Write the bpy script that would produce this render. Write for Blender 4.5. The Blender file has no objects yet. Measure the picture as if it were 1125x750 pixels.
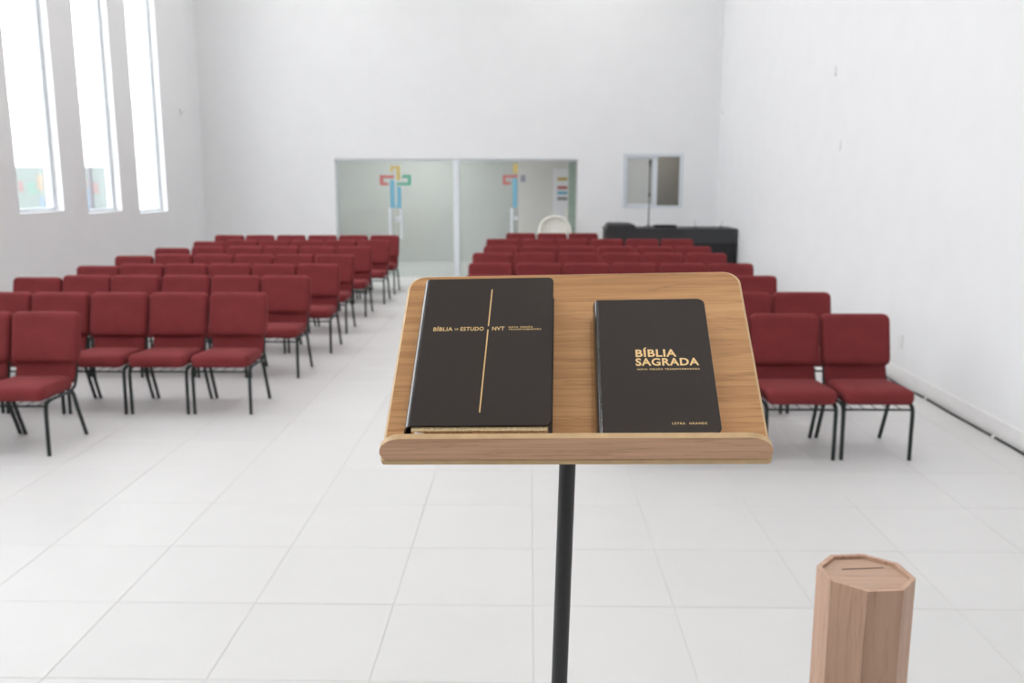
import bpy, bmesh, math, random
from mathutils import Vector, Matrix

random.seed(7)
SC = bpy.context.scene
COL = SC.collection

# ------------------------------------------------------------------ camera
FPX = 991.0
PITCH, YAW, EYE = math.radians(10.43), math.radians(1.1), 1.815
cam_data = bpy.data.cameras.new('camera')
cam = bpy.data.objects.new('camera', cam_data)
COL.objects.link(cam)
_f = Vector((-math.sin(YAW) * math.cos(PITCH), math.cos(YAW) * math.cos(PITCH), -math.sin(PITCH)))
_r = Vector((math.cos(YAW), math.sin(YAW), 0))
_u = _r.cross(_f)
M = Matrix((( _r.x, _u.x, -_f.x, 0), (_r.y, _u.y, -_f.y, 0), (_r.z, _u.z, -_f.z, EYE), (0, 0, 0, 1)))
cam.matrix_world = M
cam_data.sensor_width = 36.0
cam_data.lens = FPX / 1125.0 * 36.0
cam_data.clip_start = 0.05
cam_data.clip_end = 200
cam_data.dof.use_dof = True
cam_data.dof.focus_distance = 1.09
cam_data.dof.aperture_fstop = 7.5
SC.camera = cam

# ------------------------------------------------------------------ sky and exposure
world = bpy.data.worlds.new('overcast_sky')
SC.world = world
world.use_nodes = True
bg = world.node_tree.nodes['Background']
bg.inputs[0].default_value = (0.94, 0.97, 1.0, 1)
bg.inputs[1].default_value = 6.2
SC.view_settings.view_transform = 'Standard'
SC.view_settings.look = 'None'
SC.view_settings.exposure = 0.08
SC.view_settings.gamma = 1.0
SC.view_settings.use_curve_mapping = False
LAMP_W = 17.0
SC.cycles.use_denoising = True
SC.cycles.max_bounces = 16
SC.cycles.diffuse_bounces = 8
SC.cycles.transparent_max_bounces = 16
SC.cycles.sample_clamp_indirect = 8.0

# ------------------------------------------------------------------ materials
def new_mat(name):
    m = bpy.data.materials.new(name)
    m.use_nodes = True
    nt = m.node_tree
    return m, nt, nt.nodes['Principled BSDF']

def nd(nt, kind, **kw):
    n = nt.nodes.new(kind)
    for k, v in kw.items():
        if k in n.inputs:
            n.inputs[k].default_value = v
        else:
            setattr(n, k, v)
    return n

def coords(nt, scale=(1, 1, 1), rot=(0, 0, 0)):
    tc = nt.nodes.new('ShaderNodeTexCoord')
    mp = nt.nodes.new('ShaderNodeMapping')
    mp.inputs['Scale'].default_value = scale
    mp.inputs['Rotation'].default_value = rot
    nt.links.new(tc.outputs['Object'], mp.inputs['Vector'])
    return mp.outputs['Vector']

def ramp(nt, fac, stops):
    r = nt.nodes.new('ShaderNodeValToRGB')
    els = r.color_ramp.elements
    while len(els) < len(stops):
        els.new(0.5)
    for e, (p, c) in zip(els, stops):
        e.position = p
        e.color = (*c, 1)
    nt.links.new(fac, r.inputs[0])
    return r.outputs[0]

def simple(name, col, rough=0.5, metal=0.0, noise=0.0, nscale=40, bump=0.0, spec=0.5):
    m, nt, p = new_mat(name)
    p.inputs['Roughness'].default_value = rough
    p.inputs['Metallic'].default_value = metal
    p.inputs['Specular IOR Level'].default_value = spec
    v = coords(nt)
    n = nd(nt, 'ShaderNodeTexNoise', Scale=nscale, Detail=4.0)
    nt.links.new(v, n.inputs['Vector'])
    lo = tuple(max(0, c * (1 - noise)) for c in col)
    hi = tuple(min(1, c * (1 + noise)) for c in col)
    nt.links.new(ramp(nt, n.outputs['Fac'], [(0.3, lo), (0.7, hi)]), p.inputs['Base Color'])
    if bump:
        b = nd(nt, 'ShaderNodeBump', Strength=bump, Distance=0.002)
        nt.links.new(n.outputs['Fac'], b.inputs['Height'])
        nt.links.new(b.outputs['Normal'], p.inputs['Normal'])
    return m

def wood(name, lo, mid, hi, axis='x', rough=0.5, streak=70.0, along=3.0, lines=0.7):
    m, nt, p = new_mat(name)
    p.inputs['Roughness'].default_value = rough
    p.inputs['Specular IOR Level'].default_value = 0.35
    s = {'x': (along, streak, streak), 'z': (streak, streak, along)}[axis]
    s2 = {'x': (along * .25, streak * .18, streak * .18), 'z': (streak * .18, streak * .18, along * .25)}[axis]
    s3 = {'x': (along * 1.6, streak * 3.2, streak * 3.2), 'z': (streak * 3.2, streak * 3.2, along * 1.6)}[axis]
    n1 = nd(nt, 'ShaderNodeTexNoise', Scale=1.0, Detail=6.0, Roughness=0.6, Distortion=0.35)
    nt.links.new(coords(nt, s), n1.inputs['Vector'])
    n2 = nd(nt, 'ShaderNodeTexNoise', Scale=1.0, Detail=3.0, Distortion=0.8)
    nt.links.new(coords(nt, s2), n2.inputs['Vector'])
    n3 = nd(nt, 'ShaderNodeTexNoise', Scale=1.0, Detail=2.0)
    nt.links.new(coords(nt, s3), n3.inputs['Vector'])
    mx = nd(nt, 'ShaderNodeMath', operation='MULTIPLY_ADD')
    mx.inputs[1].default_value = 0.55
    nt.links.new(n1.outputs['Fac'], mx.inputs[0])
    m2 = nd(nt, 'ShaderNodeMath', operation='MULTIPLY')
    m2.inputs[1].default_value = 0.45
    nt.links.new(n2.outputs['Fac'], m2.inputs[0])
    nt.links.new(m2.outputs[0], mx.inputs[2])
    c1 = ramp(nt, mx.outputs[0], [(0.36, lo), (0.5, mid), (0.64, hi)])
    c2 = ramp(nt, n3.outputs['Fac'], [(0.28, (0.62, 0.56, 0.5)), (0.42, (1, 1, 1))])
    mix = nd(nt, 'ShaderNodeMixRGB', blend_type='MULTIPLY')
    mix.inputs[0].default_value = 0.55
    nt.links.new(c1, mix.inputs[1])
    nt.links.new(c2, mix.inputs[2])
    # fine dark pores: narrow contour lines of a stretched noise
    s4 = {'x': (along * .8, streak * .55, streak * .55), 'z': (streak * .55, streak * .55, along * .8)}[axis]
    n4 = nd(nt, 'ShaderNodeTexNoise', Scale=1.0, Detail=5.0, Roughness=0.55, Distortion=0.2)
    nt.links.new(coords(nt, s4), n4.inputs['Vector'])
    sb = nd(nt, 'ShaderNodeMath', operation='SUBTRACT')
    sb.inputs[1].default_value = 0.5
    nt.links.new(n4.outputs['Fac'], sb.inputs[0])
    ab = nd(nt, 'ShaderNodeMath', operation='ABSOLUTE')
    nt.links.new(sb.outputs[0], ab.inputs[0])
    c4 = ramp(nt, ab.outputs[0], [(0.0, (.55, .47, .40)), (0.022, (1, 1, 1))])
    mix2 = nd(nt, 'ShaderNodeMixRGB', blend_type='MULTIPLY')
    mix2.inputs[0].default_value = lines
    nt.links.new(mix.outputs[0], mix2.inputs[1])
    nt.links.new(c4, mix2.inputs[2])
    nt.links.new(mix2.outputs[0], p.inputs['Base Color'])
    b = nd(nt, 'ShaderNodeBump', Strength=0.12, Distance=0.001)
    nt.links.new(n1.outputs['Fac'], b.inputs['Height'])
    nt.links.new(b.outputs['Normal'], p.inputs['Normal'])
    return m

def fabric(name, col):
    m, nt, p = new_mat(name)
    p.inputs['Roughness'].default_value = 0.85
    p.inputs['Specular IOR Level'].default_value = 0.12
    p.inputs['Sheen Weight'].default_value = 0.04
    p.inputs['Sheen Tint'].default_value = (1.0, 0.75, 0.75, 1)
    n = nd(nt, 'ShaderNodeTexNoise', Scale=420.0, Detail=2.0)
    nt.links.new(coords(nt, (1, 1, 1)), n.inputs['Vector'])
    n2 = nd(nt, 'ShaderNodeTexNoise', Scale=7.0, Detail=3.0)
    nt.links.new(coords(nt), n2.inputs['Vector'])
    add = nd(nt, 'ShaderNodeMath', operation='MULTIPLY_ADD')
    add.inputs[1].default_value = 0.6
    nt.links.new(n.outputs['Fac'], add.inputs[0])
    k = nd(nt, 'ShaderNodeMath', operation='MULTIPLY')
    k.inputs[1].default_value = 0.4
    nt.links.new(n2.outputs['Fac'], k.inputs[0])
    nt.links.new(k.outputs[0], add.inputs[2])
    nt.links.new(ramp(nt, add.outputs[0], [(0.3, tuple(c * .8 for c in col)), (0.7, tuple(c * 1.2 for c in col))]), p.inputs['Base Color'])
    b = nd(nt, 'ShaderNodeBump', Strength=0.25, Distance=0.001)
    nt.links.new(n.outputs['Fac'], b.inputs['Height'])
    nt.links.new(b.outputs['Normal'], p.inputs['Normal'])
    return m

def glass(name, tint, graze, gloss=1.0, diffuse=0.0, dcol=(.7, .72, .7)):
    """thin pane: tinted see-through, tint deepens where the path through it is longer"""
    m = bpy.data.materials.new(name)
    m.use_nodes = True
    nt = m.node_tree
    nt.nodes.remove(nt.nodes['Principled BSDF'])
    out = nt.nodes['Material Output']
    lw = nd(nt, 'ShaderNodeLayerWeight', Blend=0.5)
    t = nt.nodes.new('ShaderNodeBsdfTransparent')
    nt.links.new(ramp(nt, lw.outputs['Facing'], [(0.55, tint), (0.97, graze)]), t.inputs['Color'])
    g = nt.nodes.new('ShaderNodeBsdfGlossy')
    g.inputs['Roughness'].default_value = 0.03
    pw = nd(nt, 'ShaderNodeMath', operation='POWER')
    pw.inputs[1].default_value = 5.0
    nt.links.new(lw.outputs['Facing'], pw.inputs[0])
    mu = nd(nt, 'ShaderNodeMath', operation='MULTIPLY_ADD')
    mu.inputs[1].default_value = .9 * gloss
    mu.inputs[2].default_value = .04 * gloss
    nt.links.new(pw.outputs[0], mu.inputs[0])
    d = nt.nodes.new('ShaderNodeBsdfDiffuse')
    d.inputs['Color'].default_value = (*dcol, 1)
    m1 = nt.nodes.new('ShaderNodeMixShader')
    m1.inputs[0].default_value = diffuse
    nt.links.new(t.outputs[0], m1.inputs[1])
    nt.links.new(d.outputs[0], m1.inputs[2])
    m2 = nt.nodes.new('ShaderNodeMixShader')
    nt.links.new(mu.outputs[0], m2.inputs[0])
    nt.links.new(m1.outputs[0], m2.inputs[1])
    nt.links.new(g.outputs[0], m2.inputs[2])
    nt.links.new(m2.outputs[0], out.inputs['Surface'])
    return m

MT = {}
MT['wall'] = simple('white_wall_paint', (.775, .782, .792), .7, noise=.012, nscale=3, bump=.02, spec=.2)
MT['ceiling'] = simple('ceiling_paint', (.82, .82, .81), .8, noise=.01, nscale=3)
MT['grout'] = simple('grey_grout', (.56, .555, .545), .85, noise=.04, nscale=30)
MT['baseboard'] = simple('baseboard_tile', (.76, .755, .75), .35, noise=.03, nscale=9)
MT['red'] = fabric('burgundy_fabric', (.185, .031, .034))
MT['steel'] = simple('dark_green_grey_steel', (.014, .022, .021), .45, noise=.1, spec=.35)
MT['black'] = simple('black_powder_coat', (.022, .023, .025), .42, noise=.1, nscale=120)
MT['oak'] = wood('oak_laminate', (.44, .215, .08), (.58, .305, .122), (.67, .375, .165), 'x', streak=110, along=3.5, lines=.45)
MT['oak_ledge'] = wood('oak_laminate_ledge', (.54, .31, .19), (.68, .41, .26), (.76, .48, .31), 'x', streak=110, lines=.4)
MT['edge'] = simple('pale_edge_band', (.62, .42, .22), .5, noise=.08, nscale=60)
MT['boxwood'] = wood('rosy_oak_veneer', (.46, .29, .205), (.535, .345, .25), (.60, .395, .29), 'z', streak=34, lines=.2)
MT['boxlid'] = wood('rosy_oak_lid', (.44, .29, .21), (.48, .32, .235), (.52, .35, .26), 'x', streak=30, lines=.1)
MT['leather'] = simple('black_leather', (.028, .0195, .0155), .55, noise=.12, nscale=500, bump=.08, spec=.3)
MT['spine'] = simple('glossy_black_spine', (.034, .031, .03), .10, noise=.1, nscale=200, spec=1.0)
MT['pages'] = simple('gilded_page_edges', (.62, .49, .28), .5, noise=.25, nscale=300)
MT['gold'] = simple('gold_foil', (.80, .55, .24), .4, metal=.15, noise=.06, nscale=200)
MT['ribbon'] = simple('white_ribbon', (.8, .8, .78), .6)
MT['slot'] = simple('dark_slot', (.10, .055, .035), .8)  # shade inside the lid slot, put into the colour
MT['alu'] = simple('white_aluminium', (.62, .66, .70), .4, noise=.02)
MT['jamb'] = simple('white_door_post', (.74, .77, .82), .4, noise=.02)
MT['desk'] = simple('charcoal_desk_laminate', (.032, .033, .036), .55, noise=.1)
MT['deskdark'] = simple('black_desk_skirt', (.010, .011, .013), .7, noise=.1)
MT['mixer'] = simple('dark_grey_dust_cover', (.055, .06, .06), .6, noise=.1)
MT['white_plastic'] = simple('white_plastic', (.80, .79, .72), .45, noise=.02)
MT['plate'] = simple('pale_cover_plate', (.76, .76, .76), .5)
MT['cable'] = simple('black_rubber', (.018, .019, .02), .6)
MT['clip'] = simple('white_clip', (.8, .8, .8), .5)
MT['stage'] = simple('pale_stage_floor', (.60, .59, .58), .4, noise=.03, nscale=6)
MT['backdrop'] = simple('grey_backdrop_paint', (.40, .39, .38), .7, noise=.02, nscale=3)  # made-up grey for the unseen front wall, dims light on camera-facing surfaces
MT['lobby'] = simple('lobby_paint', (.66, .66, .64), .7, noise=.02, nscale=3)
MT['booth'] = simple('booth_paint', (.36, .34, .31), .8, noise=.03, nscale=3)
MT['facade'] = simple('white_facade', (.82, .80, .77), .8, noise=.02, nscale=2)
MT['pavement'] = simple('pale_pavement', (.55, .54, .52), .9, noise=.05, nscale=4)
MT['winglass'] = glass('window_glass', (.96, .965, .965), (.88, .93, .93))
MT['doorglass'] = glass('door_glass', (.84, .87, .865), (.42, .70, .60), gloss=.8, diffuse=.10)
MT['frost'] = glass('frosted_sash_glass', (.7, .7, .7), (.5, .55, .55), diffuse=.55)
MT['boothglass'] = glass('booth_glass', (.8, .8, .78), (.6, .65, .62))
MT['facadeglass'] = simple('pale_green_facade_glass', (.16, .19, .18), .3, noise=.04)
for _n, _c in dict(red=(.50, .15, .14), yellow=(.56, .43, .15), blue=(.17, .43, .58), green=(.12, .40, .29),
                   grey=(.25, .25, .25), purple=(.36, .36, .45)).items():
    MT['print_' + _n] = simple('print_' + _n, _c, .5)
MT['noticewhite'] = simple('notice_board_white', (.78, .78, .82), .5)
MT['fac_red'] = simple('facade_print_red', (.22, .14, .14), .5)
MT['fac_green'] = simple('facade_print_green', (.13, .22, .185), .5)
MT['fac_yellow'] = simple('facade_print_yellow', (.25, .20, .15), .5)
MT['fac_blue'] = simple('facade_print_blue', (.14, .19, .25), .5)
MT['fac_dark'] = simple('facade_door_frame', (.12, .11, .125), .5)

def tile_mat():
    m, nt, p = new_mat('porcelain_tile')
    p.inputs['Roughness'].default_value = 0.42
    p.inputs['Specular IOR Level'].default_value = 0.45
    oi = nt.nodes.new('ShaderNodeObjectInfo')
    n = nd(nt, 'ShaderNodeTexNoise', Scale=2.5, Detail=5.0, Roughness=0.6)
    tc = nt.nodes.new('ShaderNodeTexCoord')
    ad = nd(nt, 'ShaderNodeVectorMath', operation='ADD')
    nt.links.new(tc.outputs['Object'], ad.inputs[0])
    nt.links.new(oi.outputs['Location'], ad.inputs[1])
    nt.links.new(ad.outputs[0], n.inputs['Vector'])
    mx = nd(nt, 'ShaderNodeMath', operation='MULTIPLY_ADD')
    mx.inputs[1].default_value = 0.35
    nt.links.new(oi.outputs['Random'], mx.inputs[0])
    k = nd(nt, 'ShaderNodeMath', operation='MULTIPLY')
    k.inputs[1].default_value = 0.65
    nt.links.new(n.outputs['Fac'], k.inputs[0])
    nt.links.new(k.outputs[0], mx.inputs[2])
    nt.links.new(ramp(nt, mx.outputs[0], [(0.25, (.605, .60, .595)), (0.75, (.635, .63, .625))]), p.inputs['Base Color'])
    return m
MT['tile'] = tile_mat()

# ------------------------------------------------------------------ mesh helpers
def box(bm, x0, x1, y0, y1, z0, z1, mi=0):
    v = [bm.verts.new(c) for c in ((x0, y0, z0), (x1, y0, z0), (x1, y1, z0), (x0, y1, z0),
                                   (x0, y0, z1), (x1, y0, z1), (x1, y1, z1), (x0, y1, z1))]
    fs = []
    for f in ((3, 2, 1, 0), (4, 5, 6, 7), (0, 1, 5, 4), (1, 2, 6, 5), (2, 3, 7, 6), (3, 0, 4, 7)):
        q = bm.faces.new([v[i] for i in f])
        q.material_index = mi
        fs.append(q)
    return v

def prism(bm, pts, axis_from, axis_to, place, mi_side=0, mi_cap=0):
    """extrude the outline pts (a, b) between two levels; place(a, b, c) -> xyz"""
    lo = [bm.verts.new(place(a, b, axis_from)) for a, b in pts]
    hi = [bm.verts.new(place(a, b, axis_to)) for a, b in pts]
    n = len(pts)
    f = bm.faces.new(lo[::-1]); f.material_index = mi_cap
    f = bm.faces.new(hi); f.material_index = mi_cap
    for i in range(n):
        f = bm.faces.new((lo[i], lo[(i + 1) % n], hi[(i + 1) % n], hi[i]))
        f.material_index = mi_side

def rrect(a, b, r, n=5):
    """rounded rectangle outline, half sizes a, b; r a radius or four radii (tr, tl, bl, br)"""
    rs = r if isinstance(r, (tuple, list)) else (r,) * 4
    pts = []
    for k, (sx, sy) in enumerate(((1, 1), (-1, 1), (-1, -1), (1, -1))):
        q = max(rs[k], 1e-4)
        for i in range(n + 1):
            t = math.pi / 2 * (k + i / n)
            pts.append((sx * (a - q) + q * math.cos(t), sy * (b - q) + q * math.sin(t)))
    return pts

def cushion(bm, a, b, h, rc, re, place, crown=0.0, crown_lo=0.0, n=5, seg=3):
    """padded slab: half sizes a, b, thickness h (centred), plan corner rc, edge rounding re"""
    rings = []
    def ring(ins, c):
        rings.append([bm.verts.new(place(x, y, c)) for x, y in rrect(a - ins, b - ins, max(rc - ins, .002), n)])
    for s in (.35, .7):
        rings.append([bm.verts.new(place(x * s, y * s, -h / 2 - crown_lo * (1 - s * s))) for x, y in rrect(a - re, b - re, max(rc - re, .002), n)])
    for i in range(seg + 1):
        t = math.pi / 2 * i / seg
        ring(re * (1 - math.sin(t)), -h / 2 + re * (1 - math.cos(t)))
    for i in range(seg + 1):
        t = math.pi / 2 * i / seg
        ring(re * (1 - math.cos(t)), h / 2 - re * (1 - math.sin(t)))
    for s in (.85, .6, .3):
        rings.append([bm.verts.new(place(x * s, y * s, h / 2 + crown * (1 - s * s))) for x, y in rrect(a - re, b - re, max(rc - re, .002), n)])
    N = len(rings[0])
    for p, q in zip(rings, rings[1:]):
        for i in range(N):
            bm.faces.new((p[i], p[(i + 1) % N], q[(i + 1) % N], q[i]))
    bm.faces.new(rings[0][::-1])
    bm.faces.new(rings[-1])

def tube(bm, path, r, n=8, caps=True):
    pts = [Vector(p) for p in path]
    rs = r if isinstance(r, (list, tuple)) else [r] * len(pts)
    ref = Vector((0, 0, 1))
    rings = []
    prev = None
    for i, p in enumerate(pts):
        d = (pts[min(i + 1, len(pts) - 1)] - pts[max(i - 1, 0)]).normalized()
        if prev is None:
            a = d.orthogonal().normalized()
        else:
            a = (prev - d * prev.dot(d)).normalized()
        prev = a
        b = d.cross(a)
        rings.append([bm.verts.new(p + (a * math.cos(2 * math.pi * k / n) + b * math.sin(2 * math.pi * k / n)) * rs[i]) for k in range(n)])
    for p, q in zip(rings, rings[1:]):
        for k in range(n):
            bm.faces.new((p[k], p[(k + 1) % n], q[(k + 1) % n], q[k]))
    if caps:
        bm.faces.new(rings[0][::-1])
        bm.faces.new(rings[-1])

def smooth_path(pts, per=6):
    """Catmull-Rom through the points"""
    P = [Vector(p) for p in pts]
    P = [P[0] * 2 - P[1]] + P + [P[-1] * 2 - P[-2]]
    out = []
    for i in range(1, len(P) - 2):
        for k in range(per):
            t = k / per
            a, b, c, d = P[i - 1], P[i], P[i + 1], P[i + 2]
            out.append(.5 * ((2 * b) + (c - a) * t + (2 * a - 5 * b + 4 * c - d) * t * t + (3 * b - a - 3 * c + d) * t ** 3))
    out.append(P[-2])
    return out

def ident(a, b, c):
    return (a, b, c)

def obj(name, bm, mats, parent=None, smooth=False):
    bmesh.ops.recalc_face_normals(bm, faces=bm.faces[:])
    me = bpy.data.meshes.new(name)
    bm.to_mesh(me)
    bm.free()
    for m in (mats if isinstance(mats, (list, tuple)) else [mats]):
        me.materials.append(MT[m])
    if smooth:
        for p in me.polygons:
            p.use_smooth = True
        me.set_sharp_from_angle(angle=math.radians(40))
    o = bpy.data.objects.new(name, me)
    COL.objects.link(o)
    if parent:
        o.parent = parent
    return o

def boxes(name, lst, mat, parent=None):
    bm = bmesh.new()
    for b in lst:
        box(bm, *b)
    return obj(name, bm, mat, parent)

def tag(o, label, cat, group=None, kind=None):
    o['label'] = label
    if cat:
        o['category'] = cat
    if group:
        o['group'] = group
    if kind:
        o['kind'] = kind
    return o

def empty(name, loc, rz=0.0):
    o = bpy.data.objects.new(name, None)
    COL.objects.link(o)
    o.location = loc
    o.rotation_euler = (0, 0, rz)
    o.empty_display_size = 0.1
    return o

def struct(o, label=None):
    o['kind'] = 'structure'
    if label:
        o['label'] = label
    return o

def copy_tree(src, parent=None):
    c = src.copy()
    COL.objects.link(c)
    if parent:
        c.parent = parent
    for ch in list(src.children):
        copy_tree(ch, c)
    return c

# ------------------------------------------------------------------ the hall
XL, XR, YB, YF, ZC = -5.8, 3.3, 16.2, -4.0, 6.6
WT = 0.2
STAGE_Y, STAGE_Z = 1.42, 0.38

# floor: a bed of grout with the porcelain tiles lying in it
floor = struct(boxes('floor', [(XL - WT, XR + WT, YF - WT, YB + WT, -.25, -.0025)], 'grout'),
               'pale grey porcelain tiled floor of the hall')
TX0, TY0, TS, J = -2.378, 3.003, 0.6, 0.0032
xs = [XL] + [TX0 + TS * k for k in range(-20, 30) if XL + .02 < TX0 + TS * k < XR - .02] + [XR]
ys = [STAGE_Y] + [TY0 + TS * k for k in range(-20, 40) if STAGE_Y + .02 < TY0 + TS * k < YB - .02] + [YB]
cells = []
for x0, x1 in zip(xs, xs[1:]):
    for y0, y1 in zip(ys, ys[1:]):
        cx, cy = (x0 + x1) / 2, (y0 + y1) / 2
        seen = cy > 2.3 and abs(cx + .02 * cy) < cy * .62 + .5
        cells.append((not seen, cy * cy + cx * cx, x0, x1, y0, y1))
cells.sort()
tile_mesh = None
rest = bmesh.new()
for i, (_, _, x0, x1, y0, y1) in enumerate(cells):
    w, d = x1 - x0 - J, y1 - y0 - J
    if i < 300:
        if tile_mesh is None:
            bm = bmesh.new()
            a = .5
            lo = [bm.verts.new((sx * a, sy * a, -.008)) for sx, sy in ((-1, -1), (1, -1), (1, 1), (-1, 1))]
            mi_ = [bm.verts.new((sx * a, sy * a, -.0012)) for sx, sy in ((-1, -1), (1, -1), (1, 1), (-1, 1))]
            hi = [bm.verts.new((sx * (a - .0025), sy * (a - .0025), 0)) for sx, sy in ((-1, -1), (1, -1), (1, 1), (-1, 1))]
            for p, q in ((lo, mi_), (mi_, hi)):
                for k in range(4):
                    bm.faces.new((p[k], p[(k + 1) % 4], q[(k + 1) % 4], q[k]))
            bm.faces.new(hi)
            t = obj('tile', bm, 'tile', floor)
            tile_mesh = t.data
        else:
            t = bpy.data.objects.new('tile', tile_mesh)
            COL.objects.link(t)
            t.parent = floor
        t.location = ((x0 + x1) / 2, (y0 + y1) / 2, random.uniform(-.0003, 0))
        t.scale = (w, d, 1)
    else:
        box(rest, x0 + J / 2, x1 - J / 2, y0 + J / 2, y1 - J / 2, -.008, 0)
o = obj('far_tiles', rest, 'tile', floor)
o['kind'] = 'stuff'

struct(boxes('stage_platform', [(XL, XR, YF, STAGE_Y, 0, STAGE_Z)], 'stage'), 'low pale stage platform under the lectern')
struct(boxes('ceiling', [(XL - WT, XR + WT, YF - WT, YB + WT, ZC, ZC + .2)], 'ceiling'), 'plain white ceiling high over the hall')
struct(boxes('wall_right', [(XR, XR + WT, YF - WT, YB + WT, 0, ZC)], 'wall'), 'long blank white wall beside the cable')
struct(boxes('wall_front', [(XL, XR, YF - WT, YF, 0, ZC)], 'backdrop'), 'grey backdrop wall behind the stage')

# left wall with its row of tall window openings
WIN = [(10.255, 11.253, 1.383), (11.878, 12.864, 1.319), (13.459, 14.504, 1.255)]
WIN += [(8.65 - 1.61 * k, 9.63 - 1.61 * k, 1.40) for k in range(6)]
WTOP = 5.6
order = sorted(WIN)
lst = [(XL - WT, XL, YF - WT, order[0][0], 0, ZC)]
for (a, b, s), nx in zip(order, order[1:] + [(YB + WT, 0, 0)]):
    lst += [(XL - WT, XL, a, b, 0, s), (XL - WT, XL, a, b, WTOP, ZC), (XL - WT, XL, b, nx[0], 0, ZC)]
struct(boxes('wall_left', lst, 'wall'), 'white side wall with tall narrow windows')
for i, (a, b, s) in enumerate(WIN):
    bm = bmesh.new()
    X0, X1, fw = XL - .165, XL - .105, .045
    box(bm, X0, X1, a, a + fw, s, WTOP)
    box(bm, X0, X1, b - fw, b, s, WTOP)
    box(bm, X0, X1, a + fw, b - fw, s, s + fw)
    box(bm, X0, X1, a + fw, b - fw, WTOP - fw, WTOP)
    w = struct(obj('window_%d' % (i + 1), bm, 'alu'), 'tall narrow window in white aluminium frame')
    boxes('pane', [(XL - .14, XL - .134, a + fw, b - fw, s + fw, WTOP - fw)], 'winglass', w)

# back wall with the door opening and the booth window
DX0, DX1, DZ = -3.45, 0.85, 2.10
BX0, BX1, BZ0, BZ1 = 1.65, 2.69, 1.26, 2.18
struct(boxes('wall_back', [(XL, DX0, YB, YB + WT, 0, ZC), (DX0, DX1, YB, YB + WT, DZ, ZC), (DX1, BX0, YB, YB + WT, 0, ZC),
                           (BX0, BX1, YB, YB + WT, 0, BZ0), (BX0, BX1, YB, YB + WT, BZ1, ZC), (BX1, XR, YB, YB + WT, 0, ZC)], 'wall'),
       'white end wall with glass doors and a small window')
struct(boxes('baseboard_right', [(XR - .014, XR, STAGE_Y, YB, 0, .135)], 'baseboard'), 'grey tile baseboard along the blank wall')
struct(boxes('baseboard_left', [(XL, XL + .014, STAGE_Y, YB, 0, .135)], 'baseboard'), 'grey tile baseboard under the tall windows')
struct(boxes('baseboard_back', [(XL + .014, DX0 - .03, YB - .014, YB, 0, .135), (DX1 + .03, XR - .014, YB - .014, YB, 0, .135)], 'baseboard'),
       'grey tile baseboard beside the glass doors')

# lobby behind the doors, sound booth behind the small window
LY = 19.4
struct(boxes('wall_lobby', [(-4.5, 1.35, LY, LY + .1, 0, 2.9), (-4.6, -4.5, YB + WT, LY + .1, 0, 2.9), (1.35, 1.45, YB + WT, LY + .1, 0, 2.9),
                            (-4.6, 1.45, YB + WT, LY + .1, 2.9, 3.0)], 'lobby'), 'grey walls of the lobby behind the glass doors')
struct(boxes('floor_lobby', [(-4.6, 1.45, YB + WT, LY + .1, -.2, 0)], 'tile'), 'tiled floor of the lobby')
struct(boxes('wall_booth', [(1.45, 3.5, 18.2, 18.3, .5, 2.9), (3.4, 3.5, YB + WT, 18.2, .5, 2.9), (1.45, 3.5, YB + WT, 18.3, 2.9, 3.0),
                            (1.45, 3.5, YB + WT, 18.3, .4, .5)], 'booth'), 'dim walls of the booth behind the small window')

# glass doors
GY = YB + .06
struct(boxes('trim_1', [(-1.355, -1.255, YB + .02, YB + .14, 0, DZ)], 'jamb'), 'white post between the two glass double doors')
struct(boxes('trim_2', [(DX0, DX1, YB + .03, YB + .12, DZ - .035, DZ)], 'alu'), 'slim metal head rail over the glass doors')
struct(boxes('trim_3', [(DX0, DX0 + .03, YB + .03, YB + .12, 0, DZ - .035)], 'alu'), 'slim metal jamb of the closed glass doors')
def leaf(n, x0, x1, label):
    o = boxes('door_%d' % n, [(x0, x1, GY, GY + .01, .01, DZ - .04)], 'doorglass')
    return struct(o, label)
def strip(name, x0, x1, z0, z1, mat, parent, y=GY - .0015):
    return boxes(name, [(x0, x1, y, y + .0012, z0, z1)], mat, parent)
def handle(parent, x, z0, z1, y=GY):
    bm = bmesh.new()
    tube(bm, [(x, y - .045, z0), (x, y - .045, z1)], .022, 10)
    for z in (z0 + .08, z1 - .08):
        tube(bm, [(x, y - .045, z), (x, y, z)], .011, 8)
    return obj('handle', bm, 'jamb', parent, True)
def lock(parent, x, z, y=GY):
    bm = bmesh.new()
    cushion(bm, .038, .038, .016, .034, .006, lambda a, b, c: (x + a, y - .009 - c, z + b))
    return obj('lock', bm, 'jamb', parent, True)
SEAM = -2.395
d1 = leaf(1, DX0 + .03, SEAM - .003, 'closed glass door leaf with red and blue strokes')
d2 = leaf(2, SEAM + .003, -1.355, 'closed glass door leaf with green bracket strokes')
d3 = leaf(3, -1.255, -0.20, 'closed glass door leaf beside the open one')
strip('red_stroke', -2.665, -2.41, 1.765, 1.815, 'print_red', d1)
strip('red_stroke', -2.665, -2.60, 1.69, 1.765, 'print_red', d1)
strip('red_stroke', -2.665, -2.515, 1.64, 1.69, 'print_red', d1)
strip('yellow_stroke', -2.475, SEAM - .004, 1.925, 1.985, 'print_yellow', d1)
strip('yellow_stroke', -2.475, -2.43, 1.865, 1.925, 'print_yellow', d1)
strip('yellow_stroke', SEAM + .004, -2.30, 1.925, 1.985, 'print_yellow', d2)
strip('yellow_stroke', -2.37, -2.30, 1.735, 1.925, 'print_yellow', d2)
strip('blue_stroke', -2.485, -2.405, 1.24, 1.735, 'print_blue', d1)
strip('blue_stroke', -2.365, -2.29, 1.24, 1.61, 'print_blue', d2)
strip('blue_stroke', SEAM + .004, -2.365, 1.24, 1.30, 'print_blue', d2)
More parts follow.
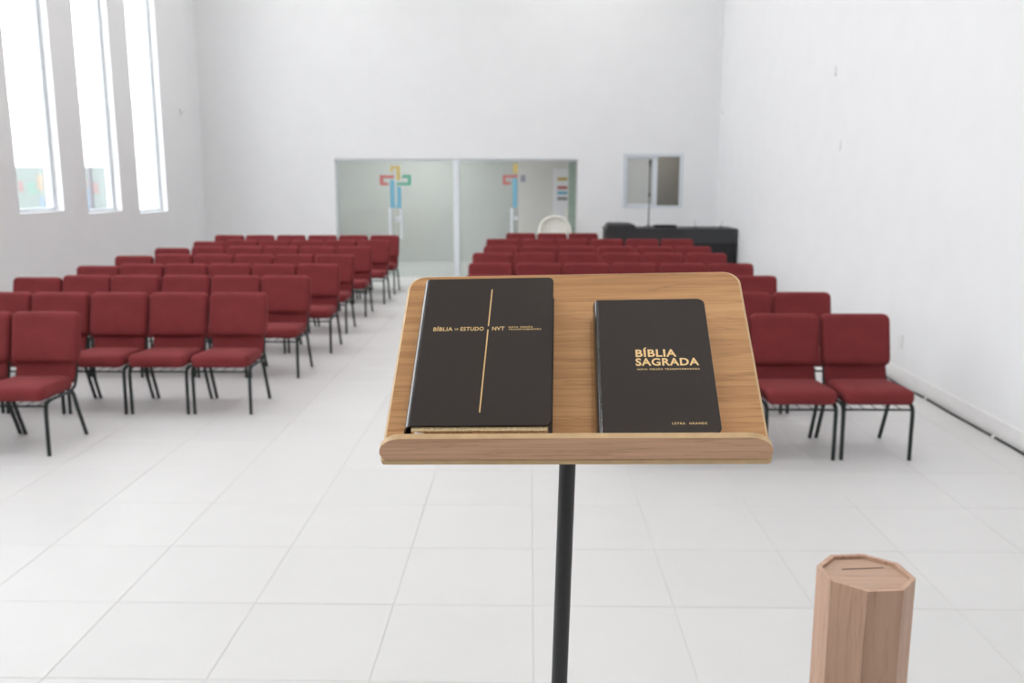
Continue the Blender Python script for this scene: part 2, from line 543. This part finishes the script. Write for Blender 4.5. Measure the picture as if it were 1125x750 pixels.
strip('green_stroke', -2.165, -2.105, 1.69, 1.825, 'print_green', d2)
strip('green_stroke', -2.37, -2.105, 1.64, 1.69, 'print_green', d2)
strip('green_stroke', -2.265, -2.165, 1.77, 1.825, 'print_green', d2)
handle(d1, -2.49, .70, 1.235); handle(d2, -2.29, .70, 1.235); lock(d2, -2.352, 1.045)
strip('yellow_stroke', -.29, -.21, 1.85, 2.02, 'print_yellow', d3)
strip('red_stroke', -.475, -.215, 1.775, 1.82, 'print_red', d3)
strip('red_stroke', -.475, -.425, 1.70, 1.775, 'print_red', d3)
strip('red_stroke', -.475, -.34, 1.655, 1.70, 'print_red', d3)
strip('blue_stroke', -.30, -.225, 1.25, 1.765, 'print_blue', d3)
handle(d3, -.315, .72, 1.24); lock(d3, -.245, 1.06)
d4 = boxes('door_4', [(-.005, .005, 0, 1.05, .01, DZ - .04)], 'doorglass')
d4.location = (.815, YB + .13, 0)
d4.rotation_euler = (0, 0, math.radians(4.0))
struct(d4, 'glass door leaf standing open into the lobby')
bm = bmesh.new()
tube(bm, [(-.045, .95, .72), (-.045, .95, 1.24)], .018, 8)
for z in (.8, 1.16):
    tube(bm, [(-.045, .95, z), (0, .95, z)], .01, 8)
obj('handle', bm, 'white_plastic', d4, True)

# notice board in the lobby
nb = empty('notice_board', (.66, LY - .03, 1.0))
tag(nb, 'tall white notice board with coloured bars on the lobby wall', 'notice board')
boxes('board', [(-.16, .16, 0, .028, -.55, .95)], 'noticewhite', nb)
for z, c in ((.74, 'yellow'), (.56, 'red'), (.45, 'blue'), (.33, 'grey')):
    boxes('printed_bar', [(-.07, .14, -.002, 0, z - .035, z + .035)], 'print_' + c, nb)
ws = boxes('wall_sign', [(-.19, -.09, LY - .016, LY - .001, 1.68, 1.82)], 'print_purple')
tag(ws, 'small purple-grey square sign on the lobby wall', 'sign')

# booth window: aluminium frame, frosted fixed sash and clear sliding sash
bm = bmesh.new()
f0, f1, fw = YB - .012, YB + .08, .045
box(bm, BX0 - .01, BX0 + fw, f0, f1, BZ0 - .01, BZ1 + .01)
box(bm, BX1 - fw, BX1 + .01, f0, f1, BZ0 - .01, BZ1 + .01)
box(bm, BX0 + fw, BX1 - fw, f0, f1, BZ0 - .01, BZ0 + .03)
box(bm, BX0 + fw, BX1 - fw, f0, f1, BZ1 - .04, BZ1 + .01)
bw = struct(obj('window_10', bm, 'alu'), 'small two-sash window high on the end wall above the desk')
sx = 2.20
s1 = boxes('sash', [(BX0 + fw, BX0 + fw + .04, YB + .01, YB + .035, BZ0 + .03, BZ1 - .04), (sx - .03, sx + .05, YB + .01, YB + .035, BZ0 + .03, BZ1 - .04),
                    (BX0 + fw + .04, sx - .03, YB + .01, YB + .035, BZ0 + .03, BZ0 + .06), (BX0 + fw + .04, sx - .03, YB + .01, YB + .035, BZ1 - .075, BZ1 - .04)], 'alu', bw)
boxes('pane', [(BX0 + fw + .04, sx - .03, YB + .02, YB + .026, BZ0 + .06, BZ1 - .075)], 'frost', s1)
boxes('pane', [(sx + .05, BX1 - fw, YB + .05, YB + .056, BZ0 + .03, BZ1 - .04)], 'boothglass', bw)

# outside the tall windows: pavement and the neighbouring facade with two glazed doors
struct(boxes('ground_outside', [(-40, XL - WT, -20, 60, -.3, -.05)], 'pavement'), 'pale pavement outside the windows')
fa = struct(boxes('wall_facade', [(-15, XL - WT - .3, 17.5, 17.8, -.05, 3.2)], 'facade'), 'white annex facade seen through the tall windows')
for (x0, x1, marks) in ((-10.7, -9.36, [('fac_red', -9.85, -9.76, 1.50, 1.70), ('fac_green', -9.66, -9.58, 1.48, 1.68), ('fac_green', -9.58, -9.46, 1.48, 1.55),
                                        ('fac_green', -9.58, -9.50, 1.62, 1.68), ('fac_yellow', -9.48, -9.37, 1.53, 1.82), ('fac_blue', -9.46, -9.37, 1.10, 1.40)]),
                        (-9.2, -8.17, [('fac_red', -8.52, -8.30, 1.62, 1.68), ('fac_red', -8.40, -8.30, 1.47, 1.62), ('fac_blue', -8.52, -8.44, 1.15, 1.58)])):
    g = tag(boxes('glazed_door', [(x0, x1, 17.46, 17.499, 0, 1.97)], 'facadeglass'),
            'pale glazed door outside with %s' % ('green and yellow marks' if x0 < -10 else 'red and blue marks'), 'door')
    for mt_, a, b, c, d in marks:
        boxes('printed_mark', [(a, b, 17.456, 17.4595, c, d)], mt_, g)
    if x0 > -10:
        boxes('door_frame', [(-8.47, -8.41, 17.44, 17.456, 0, 1.97), (-8.41, -8.17, 17.44, 17.456, 0, 1.20)], 'fac_dark', g)

# ------------------------------------------------------------------ ceiling lamps
def lamp_mat():
    m = bpy.data.materials.new('lamp_diffuser')
    m.use_nodes = True
    p = m.node_tree.nodes['Principled BSDF']
    p.inputs['Base Color'].default_value = (.9, .9, .9, 1)
    p.inputs['Emission Color'].default_value = (1, .97, .93, 1)
    p.inputs['Emission Strength'].default_value = 4.0
    return m
MT['diffuser'] = lamp_mat()
def ceiling_lamp(x, y, z, w, d, power, label, group, col=(1, .995, .99)):
    r_ = empty('ceiling_light', (x, y, z))
    tag(r_, label, 'light', group)
    bm = bmesh.new()
    t = .03
    box(bm, -w / 2, w / 2, -d / 2, -d / 2 + t, -.05, -.0005)
    box(bm, -w / 2, w / 2, d / 2 - t, d / 2, -.05, -.0005)
    box(bm, -w / 2, -w / 2 + t, -d / 2 + t, d / 2 - t, -.05, -.0005)
    box(bm, w / 2 - t, w / 2, -d / 2 + t, d / 2 - t, -.05, -.0005)
    obj('frame', bm, 'alu', r_)
    boxes('diffuser', [(-w / 2 + t, w / 2 - t, -d / 2 + t, d / 2 - t, -.04, -.03)], 'diffuser', r_)
    ld = bpy.data.lights.new('lamp_glow', 'AREA')
    ld.shape = 'RECTANGLE'
    ld.size, ld.size_y = w - 2 * t, d - 2 * t
    ld.energy = power
    ld.color = col
    lo = bpy.data.objects.new('lamp_glow', ld)
    COL.objects.link(lo)
    lo.parent = r_
    lo.location = (0, 0, -.052)
for n_, y in enumerate((14.6, 11.4, 8.0, 4.6, 1.2, -2.2)):
    for x, nm in ((-3.5, 'windowed'), (1.0, 'blank')):
        ceiling_lamp(x, y, ZC, 1.5, 1.0, LAMP_W, 'flat LED ceiling panel on the %s wall side, %s from the end wall' % (nm, ['first', 'second', 'third', 'fourth', 'fifth', 'sixth'][n_]), 'LED panels on the hall ceiling, %s side' % nm)
ceiling_lamp(-2.2, 17.9, 2.9, 1.2, .6, 55, 'LED panel on the lobby ceiling', None)  # added lamp, lifts the lobby seen through the glass doors
ceiling_lamp(2.4, 17.4, 2.9, .4, .4, 13, 'small LED panel on the booth ceiling', None)  # added lamp, lifts the booth behind the small window

# ------------------------------------------------------------------ upholstered chairs
def make_chair():
    root = empty('stacking_chair', (0, 0, 0))
    # seat: thick cushion with a soft front edge, falling slightly to the rear
    bm = bmesh.new()
    ca, sa = math.cos(math.radians(2.5)), math.sin(math.radians(2.5))
    def ps(a, b, c):
        w = 1.0 - .06 * max(0, (b + .0) / .21)
        if b < -.12:
            c = c - ((-.12 - b) / .11) ** 2 * .012
        return (a * w, -.055 + b * ca + c * sa, .412 - b * sa + c * ca)
    cushion(bm, .235, .225, .096, .055, .040, ps, crown=.010, n=5, seg=4)
    obj('seat', bm, 'red', root, True)
    # backrest pillow, leaning back
    t = math.radians(13)
    ct, st = math.cos(t), math.sin(t)
    def pb(a, b, c):
        bow = .018 * (1 - (a / .24) ** 2)
        y = -c + bow
        return (a, .245 + (b + .02) * st + y * ct, .702 + b * ct - y * st)
    bm = bmesh.new()
    cushion(bm, .2425, .181, .090, .05, .036, pb, crown=.010, crown_lo=.002, n=5, seg=4)
    obj('backrest', bm, 'red', root, True)
    # lower back panel under the pillow
    def pl(a, b, c):
        y = -c + .014 * (1 - (a / .22) ** 2)
        return (a, .205 + b * st + y * ct, .475 + b * ct - y * st)
    bm = bmesh.new()
    cushion(bm, .214, .085, .034, .012, .010, pl, n=3, seg=2)
    obj('lumbar_panel', bm, 'red', root, True)
    # legs: bent tubes
    for s in (-1, 1):
        bm = bmesh.new()
        tube(bm, smooth_path([(s * .226, -.250, .0), (s * .227, -.246, .20), (s * .228, -.242, .315), (s * .228, -.222, .352), (s * .228, -.18, .362)], 3), .0140, 8)
        obj('leg', bm, 'steel', root, True)
        bm = bmesh.new()
        tube(bm, smooth_path([(s * .226, .10, .352), (s * .227, .125, .325), (s * .227, .165, .22), (s * .228, .258, .0)], 3), .0140, 8)
        obj('leg', bm, 'steel', root, True)
    bm = bmesh.new()
    for s in (-1, 1):
        tube(bm, [(s * .228, -.18, .362), (s * .227, .0, .357), (s * .226, .10, .352)], .0115, 8)
    tube(bm, [(-.230, -.235, .332), (.230, -.235, .332)], .008, 6)
    tube(bm, [(-.229, .118, .335), (.229, .118, .335)], .008, 6)
    for k in range(5):
        x = -.16 + .08 * k
        tube(bm, [(x, -.235, .332), (x, .118, .335)], .003, 4)
    obj('seat_frame', bm, 'steel', root, True)
    bm = bmesh.new()
    for s in (-1, 1):
        tube(bm, smooth_path([(s * .227, .06, .356), (s * .225, .15, .375), (s * .219, .205, .44), (s * .212, .245, .56), (s * .205, .288, .70)], 3), .010, 8)
    tube(bm, smooth_path([(-.205, .288, .70), (-.17, .312, .80), (0, .318, .815), (.17, .312, .80), (.205, .288, .70)], 3), .010, 8)
    obj('back_frame', bm, 'steel', root, True)
    return root

ORD = ['first', 'second', 'third', 'fourth', 'fifth', 'sixth', 'seventh', 'eighth']
chair0 = make_chair()
first = [True]
def place_chair(x, y, rz, label, group, sx=1.0, sz=1.0):
    if first[0]:
        c = chair0
        first[0] = False
    else:
        c = copy_tree(chair0)
    c.location = (x, y, 0)
    c.rotation_euler = (0, 0, rz)
    c.scale = (sx, 1, sz)
    tag(c, label, 'chair', group)

# rows: depth of the backrest top, then the aisle-side edge and the pitch
LEFT = [(6.22, -3.13, .480, 4), (7.30, -2.12, .484, 6), (8.57, -2.075, .478, 6), (9.71, -2.03, .477, 6),
        (10.92, -2.10, .491, 6), (12.15, -2.10, .492, 6), (13.38, -2.05, .489, 6), (14.47, -2.06, .498, 6)]
RIGHT = [(6.24, 2.49, .492, 4), (7.41, 2.47, .494, 6), (8.64, 2.37, .500, 6), (9.87, 2.44, .520, 6),
         (11.18, 2.435, .525, 6), (12.26, 2.455, .515, 6), (13.66, 2.47, .522, 6), (15.05, 1.14, .512, 3)]
TOP_BACK = .335
# the chairs next to the windowed wall are a shade lower than the rest
for r, (y, edge, pitch, n) in enumerate(LEFT):
    for c in range(n):
        x = edge - pitch * (c + .5)
        low = c == 5 and r in (2, 3, 4, 5, 6)
        place_chair(x + random.uniform(-.002, .002), y - TOP_BACK + random.uniform(-.015, .015), random.uniform(-.007, .007),
                    'burgundy chair, window-side block, %s row from the lectern, %s seat from the aisle' % (ORD[r], ORD[c]),
                    'burgundy chairs in rows on the window side', .965, .974 if low else 1.0)
for r, (y, edge, pitch, n) in enumerate(RIGHT):
    for c in range(n):
        x = edge - pitch * (c + .5)
        place_chair(x + random.uniform(-.002, .002), y - TOP_BACK + random.uniform(-.015, .015), random.uniform(-.007, .007),
                    'burgundy chair, blank-wall-side block, %s row from the lectern, %s seat from the aisle' % (ORD[r], ORD[n - 1 - c]),
                    'burgundy chairs in rows on the blank wall side', .97 if r < 3 else 1.02)

# ------------------------------------------------------------------ lectern
HO = Vector((.050, .972, 1.502))
HT, HY, HR = .664, .051, .025
hex_ = Vector((math.cos(HY) * math.cos(HR), -math.sin(HY), math.sin(HR))).normalized()
hev = Vector((math.sin(HY) * math.cos(HT), math.cos(HY) * math.cos(HT), math.sin(HT)))
hev = (hev - hex_ * hex_.dot(hev)).normalized()
hew = hex_.cross(hev)
HM = Matrix(((hex_.x, hev.x, hew.x, HO.x), (hex_.y, hev.y, hew.y, HO.y), (hex_.z, hev.z, hew.z, HO.z), (0, 0, 0, 1)))

pole_top = HM @ Vector((-.004, .105, -.03))
lean = Vector((.0247, 0, 1)).normalized()
k = (pole_top.z - STAGE_Z) / lean.z
pole_foot = pole_top - lean * k
lect = empty('lectern', (pole_foot.x, pole_foot.y, STAGE_Z))
tag(lect, 'oak laminate reading lectern with sloping board on a black pole', 'lectern')
LI = Matrix.Translation(lect.location).inverted()
def head_part(name, bm, mats, parent, smooth=False):
    o = obj(name, bm, mats, None, smooth)
    o.parent = parent
    o.matrix_local = LI @ HM if parent is lect else Matrix.Identity(4)
    return o
BW, BL = .22, .299
bm = bmesh.new()
rings = []
for ins, w in ((0, -.010), (0, -.0028), (.0032, 0)):
    rings.append([bm.verts.new((x, y + BL / 2, w)) for x, y in rrect(BW - ins, BL / 2 - ins, (.022, .022, .004, .004), 7)])
for p_, q_ in zip(rings, rings[1:]):
    for i in range(len(p_)):
        bm.faces.new((p_[i], p_[(i + 1) % len(p_)], q_[(i + 1) % len(p_)], q_[i])).material_index = 1
bm.faces.new(rings[0][::-1])
bm.faces.new(rings[-1])
head_part('board', bm, ['oak', 'edge'], lect)
bm = bmesh.new()
pts = []
LH = .0405
LW = .2185
for k in range(9):
    t = math.pi / 2 * k / 8
    pts.append((LW - .030 + .030 * math.cos(t), LH - .030 + .030 * math.sin(t)))
pts += [(-x, z) for x, z in reversed(pts)]
pts += [(-LW + .002, .004), (-LW + .004, .0004), (LW - .004, .0004), (LW - .002, .004)]
prism(bm, pts, 0, .0068, lambda a, b, c: (a, c, b), mi_side=1, mi_cap=0)
head_part('ledge', bm, ['oak_ledge', 'edge'], lect)
bm = bmesh.new()
prism(bm, rrect(.045, .06, .008, 4), -.016, -.0102, lambda a, b, c: (a - .004, b + .12, c))
head_part('mounting_plate', bm, 'black', lect)
for u, v in ((-.18, .02), (.03, .02), (.17, .02), (.186, .02)):
    bm = bmesh.new()
    tube(bm, [(u, v, -.0102), (u, v, -.0135)], .004, 8)
    head_part('screw', bm, 'black', lect)
def lp(v):
    return Vector(v) - Vector(lect.location)
bm = bmesh.new()
tube(bm, [lp(pole_foot), lp(pole_top)], .0103, 16)
obj('pole', bm, 'black', lect, True)
bm = bmesh.new()
tube(bm, [lp(pole_foot) + Vector((0, 0, .0)), lp(pole_foot) + lean * .38], .0145, 16)
obj('pole_sleeve', bm, 'black', lect, True)
bm = bmesh.new()
prism(bm, [(.17 * math.cos(2 * math.pi * k / 40), .17 * math.sin(2 * math.pi * k / 40)) for k in range(40)], 0, .012, ident)
obj('base_plate', bm, 'black', lect)

# ------------------------------------------------------------------ lettering
def letters(name, txt, u0, u1, v0, v1, w, parent, mat='gold', bold=0.0):
    cu = bpy.data.curves.new(name, 'FONT')
    cu.body = txt
    cu.size = 1
    cu.offset = bold if name == 'title' else .022
    cu.space_character = 1.08 if name == 'title' else 1.3
    cu.resolution_u = 3
    ob = bpy.data.objects.new(name, cu)
    COL.objects.link(ob)
    dg = bpy.context.evaluated_depsgraph_get()
    me = bpy.data.meshes.new_from_object(ob.evaluated_get(dg))
    bpy.data.objects.remove(ob)
    bpy.data.curves.remove(cu)
    xs_ = [v.co.x for v in me.vertices]
    # cap height from the flat letters, so an accent rises above it
    cap = .729
    x0, x1 = min(xs_), max(xs_)
    for v in me.vertices:
        v.co = (u0 + (v.co.x - x0) / (x1 - x0) * (u1 - u0), v0 + v.co.y / cap * (v1 - v0), w)
    me.materials.clear()
    me.materials.append(MT[mat])
    o = bpy.data.objects.new(name, me)
    COL.objects.link(o)
    o.parent = parent
    return o

def make_book(name, label, u0, u1, v0, v1, th, rc, bulge, back_v0):
    """soft leather book lying on the lectern board; local frame = the board's"""
    root = empty(name, (0, 0, 0))
    root.matrix_world = HM
    tag(root, label, 'book')
    cw, ch = (u1 - u0) / 2, (v1 - v0) / 2
    cu_, cv = (u0 + u1) / 2, (v0 + v1) / 2
    tc = .0028
    def cover(name_, wlo, v0):
        ch, cv = (v1 - v0) / 2, (v0 + v1) / 2
        bm = bmesh.new()
        rings = []
        for ins, w in ((.0008, wlo), (0, wlo + .0008), (0, wlo + tc - .0009), (.0009, wlo + tc)):
            rings.append([bm.verts.new((cu_ + x, cv + y, w)) for x, y in rrect(cw - ins, ch - ins, (rc, .001, .001, rc), 6)])
        N = len(rings[0])
        for p, q in zip(rings, rings[1:]):
            for i in range(N):
                bm.faces.new((p[i], p[(i + 1) % N], q[(i + 1) % N], q[i]))
        bm.faces.new(rings[0][::-1])
        bm.faces.new(rings[-1])
        return obj(name_, bm, 'leather', root)
    cover('front_cover', th - tc, v0)
    cover('back_cover', .0004, back_v0)
    # rounded spine along the left edge
    bm = bmesh.new()
    outer, inner = [], []
    for i in range(13):
        t = math.pi / 2 + math.pi * i / 12
        outer.append((u0 + .0012 + bulge * math.cos(t), th / 2 + (th / 2 - .0002) * math.sin(t)))
        inner.append((u0 + .0012 + (bulge - .002) * math.cos(t), th / 2 + (th / 2 - .0026) * math.sin(t)))
    prof = outer + inner[::-1]
    prism(bm, prof, v0 + .0005, v1 - .0005, lambda a, b, c: (a, c, b))
    obj('spine', bm, 'spine', root, True)
    # page block set in from the covers
    bm = bmesh.new()
    lo, hi = tc + .0003, th - tc
    prof = [(u0 + .003, lo), (u1 - .005, lo)]
    for i in range(1, 6):
        t = i / 6
        prof.append((u1 - .005 - .0022 * math.sin(math.pi * t), lo + (hi - lo) * t))
    prof += [(u1 - .005, hi), (u0 + .003, hi)]
    prism(bm, prof, (v0 + back_v0) / 2 + .0015, v1 - .005, lambda a, b, c: (a, c, b))
    obj('page_block', bm, 'pages', root)
    return root

b1 = make_book('study_bible', 'thick black leather book with gold cross line standing against the lectern ledge', -.1840, -.0235, .0205, .2555, .036, .007, .0085, .0080)
W1 = .0362
letters('title', 'BÍBLIA', -.170, -.1462, .1642, .1705, W1, b1, bold=.02)
letters('title', 'DE', -.1435, -.1392, .1652, .1682, W1, b1, bold=.02)
letters('title', 'ESTUDO', -.1365, -.1078, .1642, .1705, W1, b1, bold=.02)
letters('title', 'NVT', -.0975, -.0824, .1642, .1705, W1, b1, bold=.02)
letters('subtitle', 'NOVA VERSÃO', -.0774, -.0480, .1680, .1704, W1, b1)
letters('subtitle', 'TRANSFORMADORA', -.0774, -.0374, .1643, .1667, W1, b1)
bm = bmesh.new()
def bar(bm, a, b, hw, w0, w1):
    d = Vector((b[0] - a[0], b[1] - a[1]))
    n = Vector((-d.y, d.x)).normalized() * hw
    prism(bm, [(a[0] + n.x, a[1] + n.y), (a[0] - n.x, a[1] - n.y), (b[0] - n.x, b[1] - n.y), (b[0] + n.x, b[1] + n.y)], w0, w1, ident)
bar(bm, (-.1012, .2345), (-.1024, .1715), .00075, W1 - .0002, W1 + .0001)
bar(bm, (-.1026, .1655), (-.1049, .0393), .00075, W1 - .0002, W1 + .0001)
obj('cross_line', bm, 'gold', b1)
bm = bmesh.new()
tube(bm, smooth_path([(-.1775, .0185, .0285), (-.1755, .0150, .0305), (-.171, .0150, .0295), (-.167, .0175, .0270)], 4), .0019, 6)
obj('ribbon_marker', bm, 'ribbon', b1, True)

b2 = make_book('bible', 'slimmer black leather book with gold two-line title on the lectern', .0320, .1635, .0130, .2195, .030, .009, .0075, .0080)
W2 = .0302
letters('title', 'BÍBLIA', .0747, .1225, .1245, .1360, W2, b2, bold=.025)
letters('title', 'SAGRADA', .0741, .1477, .1108, .1223, W2, b2, bold=.025)
letters('subtitle', 'NOVA VERSÃO TRANSFORMADORA', .0757, .1477, .1040, .1064, W2, b2, bold=.01)
letters('subtitle', 'LETRA  GRANDE', .1100, .1482, .0255, .0284, W2, b2, bold=.01)

# ------------------------------------------------------------------ octagonal offering box
ob_ = empty('offering_box', (.714, 1.804, 0))
tag(ob_, 'tall octagonal pinkish wood offering box with a slot in its lid', 'offering box')
OR, OT, OA = .098, .99, math.radians(27.5)
bm0 = None
ti = .0095
ap = math.cos(math.pi / 8)
for k in range(8):
    a0, a1 = OA + math.pi / 4 * k, OA + math.pi / 4 * (k + 1)
    ri = OR - ti / ap
    g = .0003
    pts = [(OR * math.cos(a0), OR * math.sin(a0)), (OR * math.cos(a1), OR * math.sin(a1)),
           (ri * math.cos(a1), ri * math.sin(a1)), (ri * math.cos(a0), ri * math.sin(a0))]
    mid = Vector((sum(p[0] for p in pts) / 4, sum(p[1] for p in pts) / 4))
    tan = Vector((-math.sin((a0 + a1) / 2), math.cos((a0 + a1) / 2)))
    pts = [(Vector(p) - tan * g * (1 if (Vector(p) - mid).dot(tan) > 0 else -1)).to_tuple() for p in pts]
    bm = bmesh.new()
    prism(bm, pts, 0, OT, ident)
    obj('side_panel', bm, 'boxwood', ob_)
ri = OR - ti / ap - .0012
bm = bmesh.new()
prism(bm, [(ri * math.cos(OA + math.pi / 4 * k), ri * math.sin(OA + math.pi / 4 * k)) for k in range(8)], OT - .022, OT - .007, ident)
lid = obj('lid', bm, 'boxlid', ob_)
bm = bmesh.new()
bar(bm, (-.040, .026), (.052, .036), .0022, OT - .0075, OT - .0066)  # dark bar laid on the solid lid for the shade in the slot
sl = obj('coin_slot', bm, 'slot', lid)

# ------------------------------------------------------------------ cable, clips, cover plates
bm = bmesh.new()
path = [(3.255, 1.6, .008), (3.268, 2.6, .008), (3.256, 3.6, .008), (3.266, 4.6, .008), (3.262, 5.4, .008), (3.268, 6.1, .008), (3.262, 6.8, .008), (3.268, 7.3, .008), (3.250, 7.7, .008),
        (3.262, 8.1, .008), (3.270, 8.8, .008), (3.266, 10, .008), (3.27, 12, .008), (3.262, 14.2, .008)]
tube(bm, smooth_path(path, 5), .0085, 8)
tag(obj('cable', bm, 'cable', None, True), 'long black cable lying along the foot of the blank wall', 'cable')
for y, nm in ((6.17, 'front'), (7.27, 'second')):
    bm = bmesh.new()
    pts = [(.019 * math.cos(math.pi * k / 6), .004 + .019 * math.sin(math.pi * k / 6)) for k in range(7)]
    pts = [(.019, 0)] + pts + [(-.019, 0)]
    prism(bm, pts, y - .012, y + .012, lambda a, b, c: (3.267 + a, c, b))
    tag(obj('cable_clip', bm, 'clip'), 'small white clip on the floor cable, level with the %s chair row' % nm, 'clip', 'clips on the floor cable')

def plate(y, z, w, h, label):
    r_ = empty('cover_plate', (XR, y, z))
    bm = bmesh.new()
    cushion(bm, w / 2, h / 2, .012, .008, .004, lambda a, b, c: (-.006 - c, a, b))
    obj('plate', bm, 'plate', r_, True)
    for s in (-1, 1):
        bm = bmesh.new()
        tube(bm, [(-.012, 0, s * h * .38), (-.0138, 0, s * h * .38)], .005, 8)
        obj('screw', bm, 'plate', r_)
    tag(r_, label, 'cover plate')
plate(9.90, 2.13, .12, .12, 'pale square cover plate at head height on the blank wall')
plate(10.18, 2.93, .08, .10, 'small pale cover plate, uppermost on the blank wall')
plate(7.93, .375, .08, .12, 'pale socket plate low on the blank wall above the cable')
def sensor(x, y, z, sx, label):
    r_ = empty('wall_sensor', (x, y, z))
    bm = bmesh.new()
    cushion(bm, .03, .045, .03, .012, .01, lambda a, b, c: (sx * (.015 + c), a, b))
    obj('housing', bm, 'plate', r_, True)
    bm = bmesh.new()
    cushion(bm, .018, .018, .008, .016, .003, lambda a, b, c: (sx * (.033 + c), a, b - .012))
    obj('lens', bm, 'grout', r_, True)
    tag(r_, label, 'sensor')
sensor(XR, 15.85, 2.88, -1, 'small sensor on the blank wall near the end wall')
sensor(XL, 15.30, 2.86, 1, 'small sensor on the windowed wall near the corner')

# ------------------------------------------------------------------ sound desk and what stands on it
DKX, DKY = 2.235, 14.70
dk = empty('sound_desk', (DKX, DKY, 0))
tag(dk, 'long black sound desk below the small window', 'desk')
bm = bmesh.new()
box(bm, -1.03, 1.03, -.36, .36, .96, .99)
obj('desktop', bm, 'desk', dk)
boxes('front_panel', [(-1.02, 1.02, -.345, -.325, .76, .96)], 'desk', dk)
boxes('skirt', [(-1.015, 1.045, -.33, -.31, .0, .76)], 'deskdark', dk)
boxes('side_panel', [(-1.02, -1.0, -.31, .34, 0, .96)], 'deskdark', dk)
boxes('side_panel', [(1.0, 1.02, -.31, .34, 0, .96)], 'deskdark', dk)

mxr = empty('mixing_console', (1.455, 14.62, .99))
tag(mxr, 'grey covered mixing console on the end of the black desk', 'mixer')
bm = bmesh.new()
prism(bm, [(-.26, 0), (.26, 0), (.26, .05), (.18, .075), (-.2, .08), (-.26, .055)], -.22, .22, lambda a, b, c: (a * .86, c, b))
obj('dust_cover', bm, 'mixer', mxr)
bm = bmesh.new()
prism(bm, rrect(.21, .23, .02, 3), 0.0005, .03, ident)
obj('base', bm, 'deskdark', mxr)

rc_ = empty('receiver_box', (2.17, 14.58, .99))
tag(rc_, 'flat black receiver box beside the microphone stand', 'receiver')
bm = bmesh.new()
cushion(bm, .17, .12, .044, .012, .006, lambda a, b, c: (a, b, .024 + c))
obj('case', bm, 'deskdark', rc_, True)
for s in (-1, 1):
    bm = bmesh.new()
    tube(bm, [(s * .12, -.12, .024), (s * .12, -.128, .024)], .009, 10)
    obj('knob', bm, 'mixer', rc_)
for i, (x, lx) in enumerate(((2.66, -.02), (3.06, .03))):
    r_ = empty('antenna', (x, 14.6, .99))
    tag(r_, 'thin wire antenna rising from the %s of the black desk' % ('middle' if i == 0 else 'end'), 'antenna', 'thin antennas on the desk')
    bm = bmesh.new()
    prism(bm, rrect(.03, .03, .01, 3), 0.0005, .02, ident)
    obj('foot', bm, 'deskdark', r_)
    bm = bmesh.new()
    tube(bm, [(0, 0, .018), (lx, 0, .11)], [.004, .0025], 6)
    obj('wire', bm, 'steel', r_)

ms = empty('microphone_stand', (1.895, 14.50, .99))
tag(ms, 'slim black microphone stand upright on the desk before the window', 'microphone stand')
bm = bmesh.new()
tube(bm, [(0, 0, .03), (0, 0, .50)], .009, 8)
obj('lower_pole', bm, 'black', ms, True)
bm = bmesh.new()
tube(bm, [(0, 0, .49), (0, 0, .52), (0, 0, .55)], .022, 10)
obj('clutch', bm, 'black', ms, True)
bm = bmesh.new()
tube(bm, [(0, 0, .52), (0, 0, .96)], .012, 8)
obj('upper_pole', bm, 'black', ms, True)
bm = bmesh.new()
tube(bm, [(0, 0, .94), (0, -.01, 1.0), (0, -.02, 1.045), (0, -.024, 1.07)], [.012, .02, .026, .014], 10)
obj('microphone', bm, 'black', ms, True)
for k in range(3):
    a = 2 * math.pi * k / 3 + .5
    bm = bmesh.new()
    tube(bm, [(0, 0, .06), (.09 * math.cos(a), .09 * math.sin(a), .006)], .006, 6)
    obj('leg', bm, 'black', ms)

# ------------------------------------------------------------------ white plastic armchair behind the last row
def make_plastic():
    root = empty('plastic_chair', (0, 0, 0))
    bm = bmesh.new()
    # fan back: rim and slats
    def rim(t):
        a = math.pi * t
        return Vector((.27 * math.cos(a), .20 + .05 * math.sin(a), .56 + .54 * math.sin(a) ** .36))
    tube(bm, [rim(i / 20) for i in range(21)], .026, 8)
    obj('back_rim', bm, 'white_plastic', root, True)
    for k in range(7):
        x = -.198 + .066 * k
        zt = .56 + .54 * max(0, 1 - (x / .27) ** 2) ** .18
        b_ = bmesh.new()
        xb = x * .8
        v = []
        prism(b_, [(xb - .022, .44), (xb + .022, .44), (x + .0255, zt), (x - .0255, zt)], 0, .008,
              lambda a, b, c: (a, .19 + (b - .44) * .14 + c, b))
        obj('back_slat', b_, 'white_plastic', root)
    bm = bmesh.new()
    cushion(bm, .24, .23, .03, .06, .012, lambda a, b, c: (a * (1 - .12 * b / .23), b - .03, .42 + c - .02 * (b / .23)), n=4, seg=2)
    obj('seat', bm, 'white_plastic', root, True)
    for s in (-1, 1):
        bm = bmesh.new()
        tube(bm, smooth_path([(s * .27, .20, .58), (s * .30, .05, .65), (s * .30, -.15, .64), (s * .275, -.235, .55)], 4), .024, 8)
        obj('armrest', bm, 'white_plastic', root, True)
        bm = bmesh.new()
        tube(bm, [(s * .275, -.235, .56), (s * .235, -.24, .42), (s * .262, -.27, 0)], [.022, .028, .022], 8)
        obj('leg', bm, 'white_plastic', root, True)
        bm = bmesh.new()
        tube(bm, [(s * .265, .20, .57), (s * .215, .21, .42), (s * .245, .265, 0)], [.022, .028, .022], 8)
        obj('leg', bm, 'white_plastic', root, True)
    return root
pc = make_plastic()
pc.location = (.445, 15.68, 0)
tag(pc, 'white plastic high-backed armchair behind the last row, before the glass door', 'chair')
